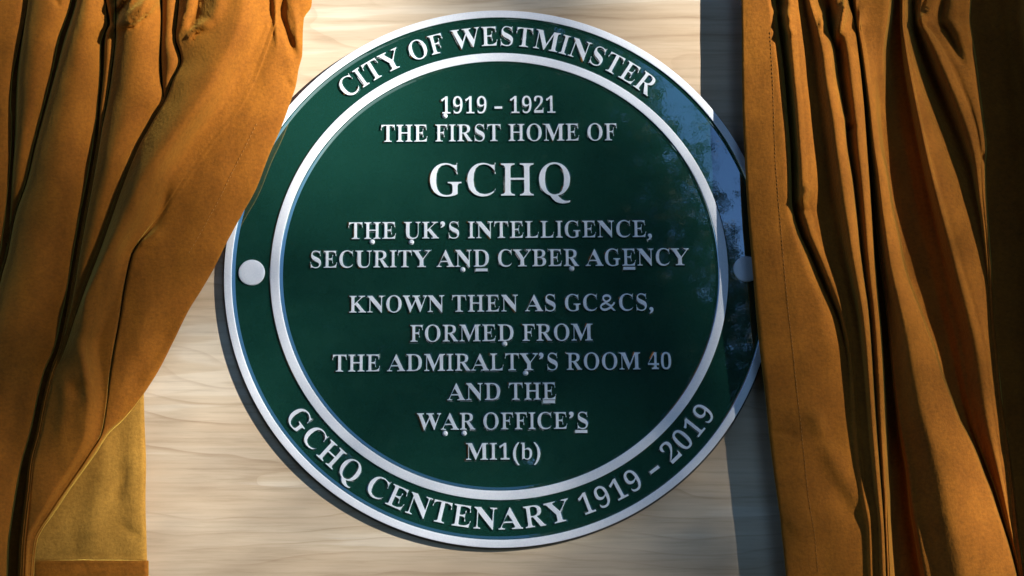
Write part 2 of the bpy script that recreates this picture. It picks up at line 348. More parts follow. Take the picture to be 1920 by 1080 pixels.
# ---- lettering
GLYPHS = {"A":[[[-13,0],[-13,27],[5,29],[21,35],[35,45],[48,60],[60,82],[73,111],[307,694],[334,693],[572,129],[612,51],[625,38],[641,30],[660,27],[660,0],[341,0],[341,27],[386,32],[413,45],[422,68],[406,121],[376,197],[154,197],[117,105],[113,88],[111,72],[119,47],[143,32],[184,27],[190,27],[190,0]],[[169,239],[360,239],[263,475]]],"B":[[[24,0],[24,26],[54,29],[77,37],[93,48],[103,65],[109,90],[111,122],[111,549],[103,614],[92,633],[76,645],[23,653],[23,678],[328,678],[443,668],[525,639],[574,590],[590,522],[580,466],[549,422],[498,389],[427,368],[513,343],[574,307],[611,257],[623,196],[619,152],[605,113],[583,80],[553,52],[514,29],[468,13],[414,3],[354,0]],[[271,375],[280,375],[328,378],[365,389],[392,406],[410,431],[420,467],[424,514],[421,555],[414,589],[401,614],[382,632],[356,642],[322,646],[294,643],[280,633],[275,621],[272,604],[271,582]],[[330,36],[369,40],[400,52],[422,73],[433,94],[441,121],[446,153],[448,191],[446,230],[439,262],[428,288],[413,309],[392,324],[365,335],[333,342],[294,344],[271,344],[271,97],[274,68],[284,50],[301,39]]],"C":[[[382,-16],[333,-13],[288,-5],[245,10],[205,30],[168,54],[135,84],[107,117],[83,156],[64,197],[50,242],[42,289],[39,340],[42,390],[50,437],[64,481],[84,523],[108,560],[137,594],[169,623],[207,648],[247,667],[291,682],[337,690],[386,693],[422,691],[460,683],[502,672],[547,655],[577,648],[599,653],[614,668],[624,693],[650,693],[650,459],[625,459],[606,503],[584,542],[559,577],[531,606],[499,630],[466,647],[432,657],[395,660],[316,640],[259,579],[225,478],[214,337],[227,205],[264,111],[326,54],[414,35],[444,37],[474,43],[503,53],[533,67],[562,84],[589,105],[614,130],[638,158],[666,132],[610,67],[544,21],[468,-7]]],"D":[[[30,0],[30,26],[58,29],[79,35],[94,44],[103,59],[108,81],[110,111],[110,557],[108,592],[101,618],[91,635],[74,645],[51,651],[22,653],[22,678],[330,678],[415,673],[488,656],[551,628],[604,590],[644,541],[674,483],[691,416],[697,339],[675,191],[608,85],[496,21],[340,0]],[[331,36],[377,41],[416,55],[449,78],[476,112],[496,154],[510,207],[519,269],[522,341],[510,474],[475,569],[415,626],[332,645],[310,643],[293,639],[282,631],[276,618],[272,599],[271,573],[271,107],[272,82],[276,63],[282,51],[293,42],[309,38]]],"E":[[[21,0],[21,25],[53,27],[77,33],[93,44],[104,60],[110,84],[112,116],[112,549],[110,587],[103,615],[93,634],[76,644],[53,651],[24,653],[24,678],[594,678],[594,476],[571,476],[562,519],[549,555],[530,583],[507,605],[477,621],[440,632],[396,639],[345,641],[298,638],[285,632],[277,621],[272,578],[272,366],[288,366],[329,370],[361,381],[386,401],[400,421],[412,446],[422,477],[429,514],[453,514],[453,176],[428,176],[423,213],[416,244],[407,270],[394,290],[378,306],[359,318],[335,325],[308,330],[276,331],[272,331],[272,100],[274,78],[278,62],[286,52],[299,46],[318,42],[343,41],[378,42],[410,45],[440,50],[467,58],[498,71],[527,89],[552,112],[574,139],[594,173],[612,213],[640,213],[599,0]]],"F":[[[23,0],[23,26],[54,30],[77,38],[93,50],[103,67],[109,92],[111,125],[111,558],[109,590],[102,614],[92,630],[75,641],[52,648],[21,653],[21,678],[586,678],[586,476],[562,476],[554,514],[543,547],[529,574],[511,596],[489,613],[462,626],[437,633],[409,638],[378,641],[342,642],[298,640],[277,627],[271,593],[271,368],[283,368],[323,372],[356,383],[381,403],[396,423],[408,448],[417,479],[423,516],[450,516],[450,176],[424,176],[418,217],[409,251],[397,278],[382,299],[357,318],[323,329],[281,333],[271,333],[271,120],[280,64],[292,46],[312,35],[382,26],[382,0]]],"G":[[[399,-15],[347,-12],[298,-4],[252,10],[211,29],[173,53],[139,82],[110,115],[86,153],[66,195],[52,240],[44,289],[41,341],[44,391],[52,439],[66,483],[86,524],[110,561],[138,595],[171,623],[208,648],[248,668],[290,682],[335,690],[383,693],[423,691],[464,684],[506,672],[550,656],[577,649],[592,652],[604,660],[624,693],[651,693],[651,458],[625,458],[609,497],[591,532],[569,564],[545,592],[518,615],[490,635],[460,649],[430,657],[398,660],[319,640],[262,580],[228,479],[217,339],[220,265],[230,201],[246,146],[268,101],[296,65],[329,39],[367,24],[410,19],[444,21],[470,29],[489,41],[500,57],[508,79],[510,106],[510,190],[508,218],[501,239],[490,254],[472,263],[446,269],[410,271],[410,295],[745,295],[745,271],[716,269],[694,263],[680,254],[671,240],[666,219],[664,191],[664,43],[598,18],[532,-1],[466,-11]]],"H":[[[23,0],[23,26],[54,29],[77,36],[93,47],[103,64],[109,88],[111,120],[111,564],[109,593],[103,615],[93,631],[77,642],[54,649],[24,653],[24,678],[360,678],[360,653],[304,643],[288,633],[278,618],[271,564],[271,373],[509,373],[509,564],[502,618],[493,633],[477,643],[420,653],[420,678],[755,678],[755,653],[724,649],[701,642],[686,632],[677,616],[671,594],[669,564],[669,120],[671,90],[677,66],[687,49],[702,37],[725,29],[755,26],[755,0],[420,0],[420,26],[450,29],[474,36],[490,46],[501,62],[507,86],[509,120],[509,329],[271,329],[271,120],[273,88],[279,64],[289,47],[305,36],[329,29],[360,26],[360,0]]],"I":[[[20,0],[20,26],[50,31],[74,38],[91,48],[103,63],[110,84],[112,112],[112,576],[110,603],[104,623],[94,637],[78,645],[53,650],[20,653],[20,678],[364,678],[364,653],[332,650],[308,645],[292,637],[281,623],[274,603],[272,576],[272,115],[279,66],[289,50],[307,39],[366,26],[366,0]]],"K":[[[24,0],[24,26],[55,29],[78,36],[94,47],[104,64],[110,88],[112,120],[112,564],[110,593],[104,615],[94,632],[78,643],[55,650],[25,653],[25,678],[361,678],[361,653],[305,643],[289,633],[279,618],[272,564],[272,348],[478,556],[501,582],[514,604],[519,623],[509,640],[481,650],[433,653],[433,678],[723,678],[723,653],[710,653],[665,646],[618,624],[567,588],[513,537],[403,424],[690,69],[725,37],[773,26],[773,0],[418,0],[418,26],[456,27],[479,31],[493,40],[497,51],[494,63],[485,79],[471,98],[297,318],[272,295],[272,120],[274,88],[280,64],[290,47],[306,36],[330,29],[361,26],[361,0]]],"L":[[[23,0],[23,26],[54,29],[77,36],[93,47],[103,64],[109,88],[111,120],[111,564],[109,594],[103,617],[93,633],[77,643],[54,650],[24,653],[24,678],[372,678],[372,653],[310,646],[291,636],[280,620],[271,564],[271,123],[276,70],[284,55],[298,47],[348,41],[383,42],[414,45],[443,51],[469,59],[499,74],[527,93],[551,119],[567,141],[582,167],[596,197],[609,230],[636,230],[598,0]]],"M":[[[21,0],[21,26],[51,29],[75,36],[92,47],[103,63],[110,87],[112,118],[112,569],[105,619],[95,634],[79,644],[22,653],[22,678],[275,678],[472,212],[669,678],[919,678],[919,653],[890,649],[868,641],[853,630],[842,614],[836,592],[834,563],[834,127],[841,64],[851,45],[866,35],[918,26],[918,0],[589,0],[589,26],[644,37],[660,48],[670,66],[677,124],[677,594],[429,0],[402,0],[157,579],[157,119],[159,85],[166,60],[178,44],[196,34],[220,28],[252,26],[252,0]]],"N":[[[600,-16],[159,521],[159,117],[161,86],[167,62],[177,46],[192,36],[216,29],[248,26],[248,0],[27,0],[27,26],[81,35],[96,45],[106,62],[113,117],[113,578],[54,645],[27,653],[27,678],[233,678],[582,251],[582,562],[575,617],[565,632],[549,643],[493,653],[493,678],[714,678],[714,653],[683,650],[660,643],[645,633],[636,616],[630,593],[628,561],[628,-16]]],"O":[[[388,-16],[352,-14],[317,-9],[283,-1],[251,11],[220,26],[192,43],[165,63],[141,86],[118,111],[98,138],[81,168],[67,199],[56,232],[48,267],[43,302],[41,339],[43,376],[48,411],[56,446],[67,479],[81,510],[98,539],[118,566],[141,592],[166,614],[193,635],[222,652],[254,667],[287,679],[321,687],[357,692],[395,694],[431,692],[466,687],[500,679],[532,668],[563,653],[591,636],[618,616],[642,594],[664,569],[684,542],[701,512],[716,481],[727,448],[735,413],[740,377],[742,339],[740,302],[735,266],[727,232],[716,199],[701,168],[684,138],[664,111],[641,86],[616,63],[589,43],[560,26],[529,11],[496,-1],[461,-9],[425,-14]],[[394,18],[469,38],[522,98],[554,199],[565,339],[562,413],[553,478],[538,533],[518,579],[492,614],[461,640],[426,655],[387,660],[312,640],[259,580],[227,479],[216,339],[219,265],[228,201],[243,146],[264,100],[290,64],[321,39],[355,23]]],"Q":[[[563,-172],[469,-161],[390,-129],[326,-76],[278,-1],[242,13],[209,31],[179,51],[151,75],[126,100],[104,129],[85,159],[70,192],[57,227],[48,263],[43,300],[41,339],[43,376],[48,411],[56,446],[67,479],[81,510],[98,539],[118,566],[141,592],[166,614],[193,635],[222,652],[254,667],[287,679],[321,687],[357,692],[395,694],[431,692],[466,687],[500,679],[532,668],[563,653],[591,636],[618,616],[642,594],[664,569],[684,542],[701,512],[716,481],[727,448],[735,413],[740,377],[742,339],[738,280],[726,226],[705,175],[676,128],[640,86],[597,50],[548,22],[492,0],[524,-53],[562,-90],[609,-113],[662,-120],[732,-109],[737,-137],[692,-152],[648,-163],[605,-170]],[[395,18],[470,38],[523,98],[555,199],[566,339],[563,413],[554,478],[539,533],[518,579],[492,614],[461,640],[426,655],[387,660],[312,640],[259,580],[227,479],[216,339],[219,265],[228,201],[243,146],[265,100],[291,64],[321,39],[356,23]]],"R":[[[23,0],[23,26],[54,29],[77,36],[93,47],[103,64],[109,88],[111,120],[111,564],[109,593],[103,615],[93,631],[77,642],[54,649],[24,653],[24,678],[323,678],[393,675],[454,667],[505,653],[547,634],[579,609],[603,578],[616,541],[621,498],[612,441],[583,395],[535,359],[469,333],[643,75],[674,38],[690,29],[712,26],[715,26],[715,0],[504,0],[300,316],[271,316],[271,120],[273,88],[279,64],[289,47],[305,36],[329,29],[360,26],[360,0]],[[271,348],[303,348],[350,352],[388,364],[417,385],[432,405],[443,432],[450,463],[452,500],[445,562],[423,607],[386,633],[334,642],[311,641],[293,636],[282,629],[276,617],[272,599],[271,574]]],"S":[[[64,-16],[64,235],[93,235],[107,184],[123,140],[143,104],[166,74],[192,51],[222,35],[256,25],[293,22],[328,26],[358,36],[383,54],[401,76],[411,103],[415,133],[410,164],[395,192],[370,217],[335,238],[242,284],[201,306],[167,329],[138,352],[115,376],[97,402],[84,430],[77,461],[74,494],[77,533],[86,568],[100,600],[120,627],[143,650],[172,669],[203,683],[238,691],[275,694],[342,687],[420,667],[434,664],[446,662],[467,670],[477,694],[505,694],[505,475],[480,475],[469,511],[455,543],[437,573],[417,599],[394,621],[370,639],[343,652],[317,659],[289,662],[257,659],[230,650],[208,635],[191,615],[181,592],[178,566],[181,541],[190,520],[204,501],[224,484],[250,467],[281,451],[377,406],[415,387],[447,367],[473,347],[493,326],[509,303],[521,280],[529,255],[533,228],[535,198],[532,157],[521,120],[505,86],[481,56],[453,32],[418,12],[389,0],[357,-8],[323,-13],[286,-15],[236,-12],[187,1],[147,14],[126,18],[103,11],[91,-16]]],"T":[[[137,0],[137,26],[169,28],[194,35],[212,46],[223,63],[230,88],[232,120],[232,645],[222,645],[185,642],[151,634],[122,620],[97,601],[76,576],[60,546],[49,512],[43,473],[16,473],[16,678],[611,678],[611,472],[586,472],[568,548],[531,602],[475,634],[400,645],[392,645],[392,120],[394,87],[401,62],[412,45],[429,34],[454,28],[488,26],[488,0]]],"U":[[[369,-19],[305,-15],[250,-4],[205,16],[170,43],[143,77],[124,120],[113,172],[109,231],[109,564],[107,593],[101,615],[91,631],[75,642],[52,649],[22,653],[22,678],[358,678],[358,653],[302,643],[285,633],[275,618],[269,564],[269,208],[271,167],[277,131],[288,101],[303,77],[329,52],[365,38],[409,33],[486,46],[540,84],[573,148],[584,237],[584,563],[582,592],[576,615],[565,631],[548,641],[523,649],[489,653],[489,678],[706,678],[706,653],[679,648],[658,639],[645,628],[636,612],[631,590],[629,563],[629,270],[625,198],[613,137],[593,87],[566,48],[529,19],[485,-2],[431,-15]]],"W":[[[254,-16],[48,585],[23,636],[4,648],[-23,653],[-23,678],[269,678],[269,653],[223,643],[213,631],[209,611],[220,555],[332,228],[448,525],[426,594],[418,615],[409,630],[398,640],[384,646],[365,650],[341,653],[341,678],[654,678],[654,653],[616,649],[593,635],[585,613],[594,575],[706,247],[805,550],[817,605],[813,627],[801,641],[788,647],[771,651],[749,653],[749,678],[929,678],[929,653],[911,648],[897,639],[885,627],[856,565],[664,-16],[637,-16],[470,460],[283,-16]]],"Y":[[[151,0],[151,26],[182,29],[205,36],[221,47],[231,64],[237,88],[239,120],[239,266],[69,576],[52,605],[36,626],[21,639],[1,648],[-20,652],[-20,678],[308,678],[308,652],[291,652],[248,644],[236,633],[232,620],[244,583],[370,336],[496,545],[509,569],[516,589],[519,607],[511,632],[486,647],[444,652],[439,652],[439,678],[654,678],[654,652],[630,646],[609,632],[570,583],[399,303],[399,120],[401,88],[407,64],[417,47],[433,36],[457,29],[488,26],[488,0]]],"0":[[[280,-10],[237,-7],[198,2],[164,16],[135,36],[110,61],[89,91],[71,126],[58,165],[47,208],[40,255],[35,305],[34,359],[35,413],[40,463],[47,509],[58,552],[71,591],[89,625],[110,654],[135,679],[164,699],[199,713],[237,721],[281,724],[322,721],[360,713],[393,699],[422,679],[446,654],[468,625],[486,590],[500,552],[511,508],[519,462],[523,412],[525,358],[523,304],[519,254],[511,208],[500,165],[486,126],[468,91],[446,61],[421,36],[392,16],[359,1],[321,-7]],[[280,55],[313,64],[337,91],[353,135],[360,179],[366,231],[369,290],[370,358],[369,426],[366,485],[360,536],[353,580],[337,624],[313,650],[281,659],[248,650],[223,624],[207,580],[199,537],[194,485],[190,426],[189,358],[190,290],[193,231],[199,179],[207,135],[223,91],[247,64]]],"1":[[[97,0],[97,53],[179,53],[202,57],[217,67],[224,79],[228,96],[229,118],[229,619],[161,544],[140,528],[120,518],[100,515],[78,520],[59,535],[50,550],[44,568],[42,589],[110,613],[196,666],[266,718],[378,718],[378,118],[381,91],[388,70],[403,57],[429,53],[510,53],[510,0]]],"2":[[[35,0],[35,103],[183,254],[212,285],[238,313],[260,340],[278,365],[298,397],[313,427],[324,457],[331,487],[336,519],[337,553],[335,588],[328,615],[316,637],[300,651],[281,660],[259,663],[228,658],[205,644],[188,620],[179,595],[172,565],[168,530],[167,490],[131,493],[101,500],[75,513],[55,531],[43,557],[39,589],[42,612],[50,635],[64,656],[83,675],[107,692],[137,706],[163,714],[192,719],[224,723],[259,724],[312,721],[358,713],[397,699],[430,680],[455,655],[473,627],[484,594],[488,558],[487,535],[482,512],[476,490],[434,418],[355,328],[230,205],[130,110],[363,110],[383,112],[400,118],[416,128],[429,142],[439,159],[446,179],[454,210],[513,210],[508,0]]],"4":[[[180,0],[180,53],[208,53],[230,54],[249,59],[266,66],[279,78],[287,98],[290,125],[290,186],[13,186],[13,247],[297,714],[436,714],[436,252],[540,252],[540,186],[436,186],[436,125],[439,98],[447,78],[460,66],[477,59],[496,54],[518,53],[531,53],[531,0]],[[83,252],[290,252],[290,427],[292,522],[297,619],[282,587],[259,545],[235,503],[218,475]]],"9":[[[227,-10],[190,-8],[158,-3],[131,7],[109,19],[92,33],[79,49],[70,67],[65,85],[63,103],[66,123],[75,140],[90,153],[112,160],[123,132],[137,106],[154,84],[175,67],[201,56],[232,53],[290,71],[332,126],[360,216],[373,343],[357,325],[338,309],[316,295],[291,284],[263,277],[231,275],[190,278],[153,288],[119,305],[90,328],[66,358],[49,393],[38,435],[35,482],[37,517],[42,550],[50,580],[62,609],[84,642],[110,671],[142,694],[168,707],[198,716],[230,722],[264,724],[299,722],[333,715],[364,704],[393,689],[420,669],[443,644],[464,615],[482,580],[496,540],[506,495],[512,444],[514,388],[513,348],[510,308],[505,270],[498,234],[489,198],[477,166],[464,135],[448,107],[429,81],[408,58],[385,38],[359,21],[330,7],[298,-2],[264,-8]],[[274,347],[296,349],[316,355],[334,366],[349,379],[362,395],[373,414],[371,474],[365,524],[356,566],[344,600],[323,631],[299,651],[270,657],[244,652],[221,638],[204,615],[193,591],[186,562],[181,527],[180,488],[186,426],[204,382],[233,356]]],"b":[[[64,-17],[64,578],[63,606],[60,626],[55,638],[39,649],[12,654],[12,678],[206,678],[206,415],[232,441],[261,459],[294,470],[329,474],[363,471],[394,461],[423,445],[448,423],[469,397],[486,365],[496,339],[503,310],[508,280],[509,247],[507,210],[502,175],[493,143],[481,112],[465,84],[447,59],[425,38],[402,19],[375,4],[347,-7],[318,-13],[286,-15],[253,-11],[220,-1],[188,17],[156,42],[79,-17]],[[272,21],[304,27],[328,44],[345,73],[354,104],[360,141],[364,186],[365,238],[364,281],[360,318],[353,349],[344,374],[327,398],[304,412],[274,417],[252,413],[231,402],[215,383],[206,360],[206,102],[213,57],[235,30]]],"&":[[[495,339],[481,311],[463,282],[443,253],[422,229],[326,339],[383,384],[422,428],[444,473],[451,521],[439,579],[405,626],[353,658],[287,669],[215,658],[160,626],[124,577],[112,512],[118,469],[135,427],[160,388],[189,354],[124,311],[73,264],[40,211],[28,153],[42,89],[79,38],[134,4],[200,-9],[248,-4],[299,13],[355,45],[416,93],[494,0],[620,0],[482,160],[518,204],[549,250],[575,296],[593,339]],[[356,161],[320,129],[284,103],[247,87],[210,81],[169,91],[139,117],[126,153],[134,190],[157,223],[194,255],[245,289]],[[208,521],[218,554],[244,577],[282,586],[322,577],[350,552],[360,516],[356,490],[343,465],[316,437],[271,405],[249,429],[229,458],[214,489]]],"(":[[[167,232],[176,362],[203,483],[248,593],[311,694],[258,694],[177,596],[116,482],[78,358],[64,232],[78,106],[116,-18],[177,-132],[258,-230],[311,-230],[248,-129],[203,-19],[176,102]]],")":[[[156,232],[147,102],[120,-18],[75,-129],[12,-230],[65,-230],[146,-132],[207,-18],[245,106],[259,232],[245,358],[207,482],[146,596],[65,694],[12,694],[75,593],[120,483],[147,362]]],",":[[[59,-118],[111,-94],[147,-59],[169,-17],[176,26],[171,66],[157,97],[134,116],[105,123],[75,116],[54,95],[46,66],[52,37],[69,18],[95,10],[97,-29],[85,-69],[59,-99]]],"\u2019":[[[59,445],[108,468],[144,502],[166,546],[173,598],[165,645],[142,678],[106,691],[75,684],[54,664],[46,630],[53,601],[71,581],[99,571],[99,533],[88,498],[59,464]]],"-":[[[283,267],[40,267],[40,174],[283,174]]]}
ROMAN = dict(A=722, B=667, C=667, D=722, E=611, F=556, G=722, H=722, I=333, K=722, L=611, M=889, N=722, O=722, Q=722, R=667, S=556, T=611, U=722, W=944, Y=722, b=500)
ROMAN.update({'0': 500, '1': 500, '2': 500, '4': 500, '9': 500, ' ': 250, ',': 250, '\u2019': 300, '&': 760, '(': 333, ')': 333, '-': 380})
BOLD = dict(A=647, B=667, C=700, D=740, E=667, F=611, G=778, H=778, I=386, K=778, L=667, M=940, N=740, O=783, Q=783, R=722, S=590, T=630, U=728, W=906, Y=634, b=540)
BOLD.update({'0': 559, '1': 559, '2': 559, '4': 559, '9': 559, ' ': 250, ',': 250, '\u2019': 250, '&': 650, '(': 333, ')': 333, '-': 323})

def area(p):
    return 0.5 * sum(p[i][0] * p[(i + 1) % len(p)][1] - p[(i + 1) % len(p)][0] * p[i][1] for i in range(len(p)))

def normals(p):
    n = len(p); out = []
    for i in range(n):
        a, b, c = Vector(p[i - 1]), Vector(p[i]), Vector(p[(i + 1) % n])
        e1 = (b - a); e2 = (c - b)
        e1 = e1.normalized() if e1.length > 0 else Vector((1, 0)); e2 = e2.normalized() if e2.length > 0 else e1
        n1 = Vector((e1.y, -e1.x)); n2 = Vector((e2.y, -e2.x))
        m = n1 + n2
        if m.length < 1e-4: m = n1
        m.normalize()
        k = max(0.55, m.dot(n1))
        out.append(m / k)
    return out

NARROW = dict(N=15, M=18, U=18, K=24, W=20, Y=22, A=22)
THIN = 28          # units taken off each side of the upright strokes
def glyph(ch):
    """polygons (outer anticlockwise, holes clockwise), cap height 0.678, thinned; plus the advance"""
    polys = GLYPHS[ch]
    big = max(polys, key=lambda q: abs(area(q)))
    sgn = 1 if area(big) > 0 else -1
    res = []
    digit = ch.isdigit()
    sx = ROMAN[ch] / BOLD[ch]
    sy = 0.945 if digit else 1.0
    for p in polys:
        q = p if sgn > 0 else p[::-1]
        nn = normals(q)
        t = NARROW.get(ch, THIN) if ch not in ",\u2019-()" else (4 if ch in '()' else -8)
        res.append([((x - nn[i].x * t) * sx / 1000.0, (y - nn[i].y * (2 if ch not in ',\u2019' else -4)) * sy / 1000.0) for i, (x, y) in enumerate(q)])
    return res, ROMAN[ch] / 1000.0

def advance(s):
    return sum(ROMAN[c] / 1000.0 for c in s)

SKIRT = 0.0013
def raise_polys(bm, polys):
    """polys in plaque plane metres (x, z): silver top, drafted green flanks"""
    loops = []
    for p in polys:
        q = []
        for pt in p:
            if not q or (Vector(pt) - Vector(q[-1])).length > 2e-5: q.append(pt)
        if len(q) > 2 and (Vector(q[0]) - Vector(q[-1])).length < 2e-5: q.pop()
        if len(q) > 2: loops.append(q)
    flat = [Vector((x, z, 0)) for l in loops for x, z in l]
    tris = tessellate_polygon([[Vector((x, z, 0)) for x, z in l] for l in loops])
    vt = [bm.verts.new((v.x, -TOP, v.y)) for v in flat]
    for t in tris:
        try:
            f = bm.faces.new([vt[i] for i in t])
            f.material_index = 0
            f.normal_update()
            if f.normal.y > 0: f.normal_flip()
        except ValueError:
            pass
    k = 0
    for l in loops:
        nn = normals(l)
        n = len(l)
        mid = [bm.verts.new((l[i][0] + nn[i].x * SKIRT * 0.12, -(TOP - 0.0004), l[i][1] + nn[i].y * SKIRT * 0.12)) for i in range(n)]
        low = [bm.verts.new((l[i][0] + nn[i].x * SKIRT * 0.62, -(FACE + 0.0005), l[i][1] + nn[i].y * SKIRT * 0.62)) for i in range(n)]
        bot = [bm.verts.new((l[i][0] + nn[i].x * SKIRT * 1.2, -(FACE - 0.0003), l[i][1] + nn[i].y * SKIRT * 1.2)) for i in range(n)]
        for i in range(n):
            j = (i + 1) % n
            for a, b, mi in ((vt[k:k + n], mid, 0), (mid, low, 1), (low, bot, 1)):
                f = bm.faces.new((a[i], a[j], b[j], b[i]))
                f.material_index = mi
                f.normal_update()
                outw = Vector((nn[i].x, -0.2, nn[i].y))
                if f.normal.dot(outw) < 0: f.normal_flip()
        k += n

def finish(bm, name, label=None):
    me = bpy.data.meshes.new(name); bm.to_mesh(me); bm.free()
    o = link(name, me, [SILVER, GREEN], plaque)
    if label: o['label'] = label
    return o

INV = Matrix.Rotation(TILT, 4, 'Y')
def on_plaque(px, py):
    p = INV @ (at(px, py, TOP) - Vector((0, 0, PZ)))
    return p.x, p.z

def text_line(s, x0, x1, b0, b1, top, label):
    """s set between photo columns x0 and x1, baseline running from b0 to b1, capital tops at `top` over x0"""
    ax, az = on_plaque(x0, b0); bx, bz = on_plaque(x1, b1); _, tz = on_plaque(x0, top)
    cap = tz - az
    sc = cap / 0.668
    # ink extents in em
    pen = 0.0; ink = []
    for ch in s:
        if ch != ' ':
            g, adv = glyph(ch)
            xs = [x for p in g for x, y in p]
            ink.append((pen + min(xs), pen + max(xs)))
        pen += ROMAN[ch] / 1000.0
    lo, hi = ink[0][0], ink[-1][1]
    sx = (bx - ax) / (hi - lo)
    print('LINE', s, 'width/natural', round(sx / sc, 3), 'slope deg', round(math.degrees(math.atan2(bz - az, bx - ax)), 2), 'cap mm', round(cap * 1000, 1))
    bm = bmesh.new()
    pen = 0.0
    zb = 0.5 * (az + bz)
    for ch in s:
        if ch != ' ':
            g, adv = glyph(ch)
            raise_polys(bm, [[(ax + (pen - lo + x) * sx, zb + y * sc) for x, y in p] for p in g])
        pen += ROMAN[ch] / 1000.0
    finish(bm, 'lettering', label)

text_line('1919 - 1921', 827.5, 1041, 212.5, 211.5, 181, 'first text line, two years with a dash')
text_line('THE FIRST HOME OF', 714, 1157, 265.5, 263, 234.5, 'second text line from the top')
text_line('GCHQ', 806.5, 1069, 367.5, 366, 308, 'largest text line, four big capitals')
text_line('THE UK\u2019S INTELLIGENCE,', 653, 1222, 447, 445, 416.5, 'text line under the four big capitals')
text_line('SECURITY AND CYBER AGENCY', 582, 1292, 502, 497, 471, 'widest text line across the middle')
text_line('KNOWN THEN AS GC&CS,', 655, 1225, 586, 581.5, 555.5, 'text line with an ampersand')
text_line('FORMED FROM', 769.5, 1111, 641, 637.5, 610.5, 'two word text line below the ampersand line')
text_line('THE ADMIRALTY\u2019S ROOM 40', 623, 1258.5, 697, 691.5, 666, 'text line ending in a number')
text_line('AND THE', 839, 1043, 750.5, 748.5, 719.5, 'short text line, third from the bottom')
text_line('WAR OFFICE\u2019S', 782, 1102, 806, 803.5, 775.5, 'text line, second from the bottom')
text_line('MI1(b)', 874, 1013, 862, 861, 831.5, 'last and shortest text line, with brackets')

def arc_text(s, r_base, cap, half, upper, label):
    sc = cap / 0.672
    pen = 0.0; pos = []
    for ch in s:
        pos.append(pen); pen += ROMAN[ch] / 1000.0
    g0 = [x for p in glyph(s[0])[0] for x, y in p]; g1 = [x for p in glyph(s[-1])[0] for x, y in p]
    lo = min(g0); hi = pos[-1] + max(g1)
    k = 2 * half / (hi - lo)                    # radians per em
    rm = r_base + (cap * 0.45 if upper else -cap * 0.45)
    print('ARC', s, 'width/natural', round(k * rm / sc, 3))
    bm = bmesh.new()
    for ch, p0 in zip(s, pos):
        if ch == ' ': continue
        g, adv = glyph(ch)
        xs = [x for p in g for x, y in p]
        mid = 0.5 * (min(xs) + max(xs))
        a = -half + (p0 + mid - lo) * k
        sxx = k * rm * 0.985
        if upper:
            th = math.pi / 2 - a; up = Vector((math.cos(th), math.sin(th))); rt = Vector((math.sin(th), -math.cos(th)))
        else:
            th = -math.pi / 2 + a; up = -Vector((math.cos(th), math.sin(th))); rt = Vector((-math.sin(th), math.cos(th)))
        base = Vector((math.cos(th), math.sin(th))) * r_base
        raise_polys(bm, [[tuple(base + rt * ((x - mid) * sxx) + up * (y * sc)) for x, y in p] for p in g])
    finish(bm, 'lettering', label)

arc_text('CITY OF WESTMINSTER', 0.2153 * Q, 0.0186 * Q, math.radians(40.1), True, 'curved text along the top of the rim band')
arc_text('GCHQ CENTENARY 1919 - 2019', 0.2338 * Q, 0.0188 * Q, math.radians(55.4), False, 'curved text along the bottom of the rim band')

# small raised dots and dashes under some letters
for px, py in ((834, 216.5), (697.5, 453), (771, 453.5), (867.5, 505), (1072, 503), (946, 644), (985.5, 699), (834.5, 812.5), (870, 812)):
    x, z = on_plaque(px, py)
    me = lathe('raised_dot', [(0, TOP + 0.0004), (0.0013, TOP + 0.0002), (0.0022, TOP - 0.0008), (0.0026, FACE - 0.0005)], [0, 0, 0], None, 20)
    o = link('raised_dot', me, [SILVER], plaque)
    o.location = (x, 0, z)
for px, py in ((903, 506), (1180, 503), (1029.5, 753), (1090, 809)):
    x, z = on_plaque(px, py)
    bm = bmesh.new()
    w, h = 0.0052, 0.00125
    raise_polys(bm, [[(x - w, z - h), (x + w, z - h), (x + w, z + h), (x - w, z + h)]])
    finish(bm, 'raised_dash')

# ------------------------------------------------------------------ curtains
def seg_dist(px, py, pts):
    best = 1e9; par = 0.0
    tot = 0.0; lens = []
    for a, b in zip(pts, pts[1:]):
        lens.append(math.hypot(b[0] - a[0], b[1] - a[1]))
    L = sum(lens); acc = 0.0
    for (a, b), l in zip(zip(pts, pts[1:]), lens):
        t = max(0.0, min(1.0, ((px - a[0]) * (b[0] - a[0]) + (py - a[1]) * (b[1] - a[1])) / (l * l)))
        d = math.hypot(px - a[0] - t * (b[0] - a[0]), py - a[1] - t * (b[1] - a[1]))
        if d < best: best = d; par = (acc + t * l) / L
        acc += l
    return best, par

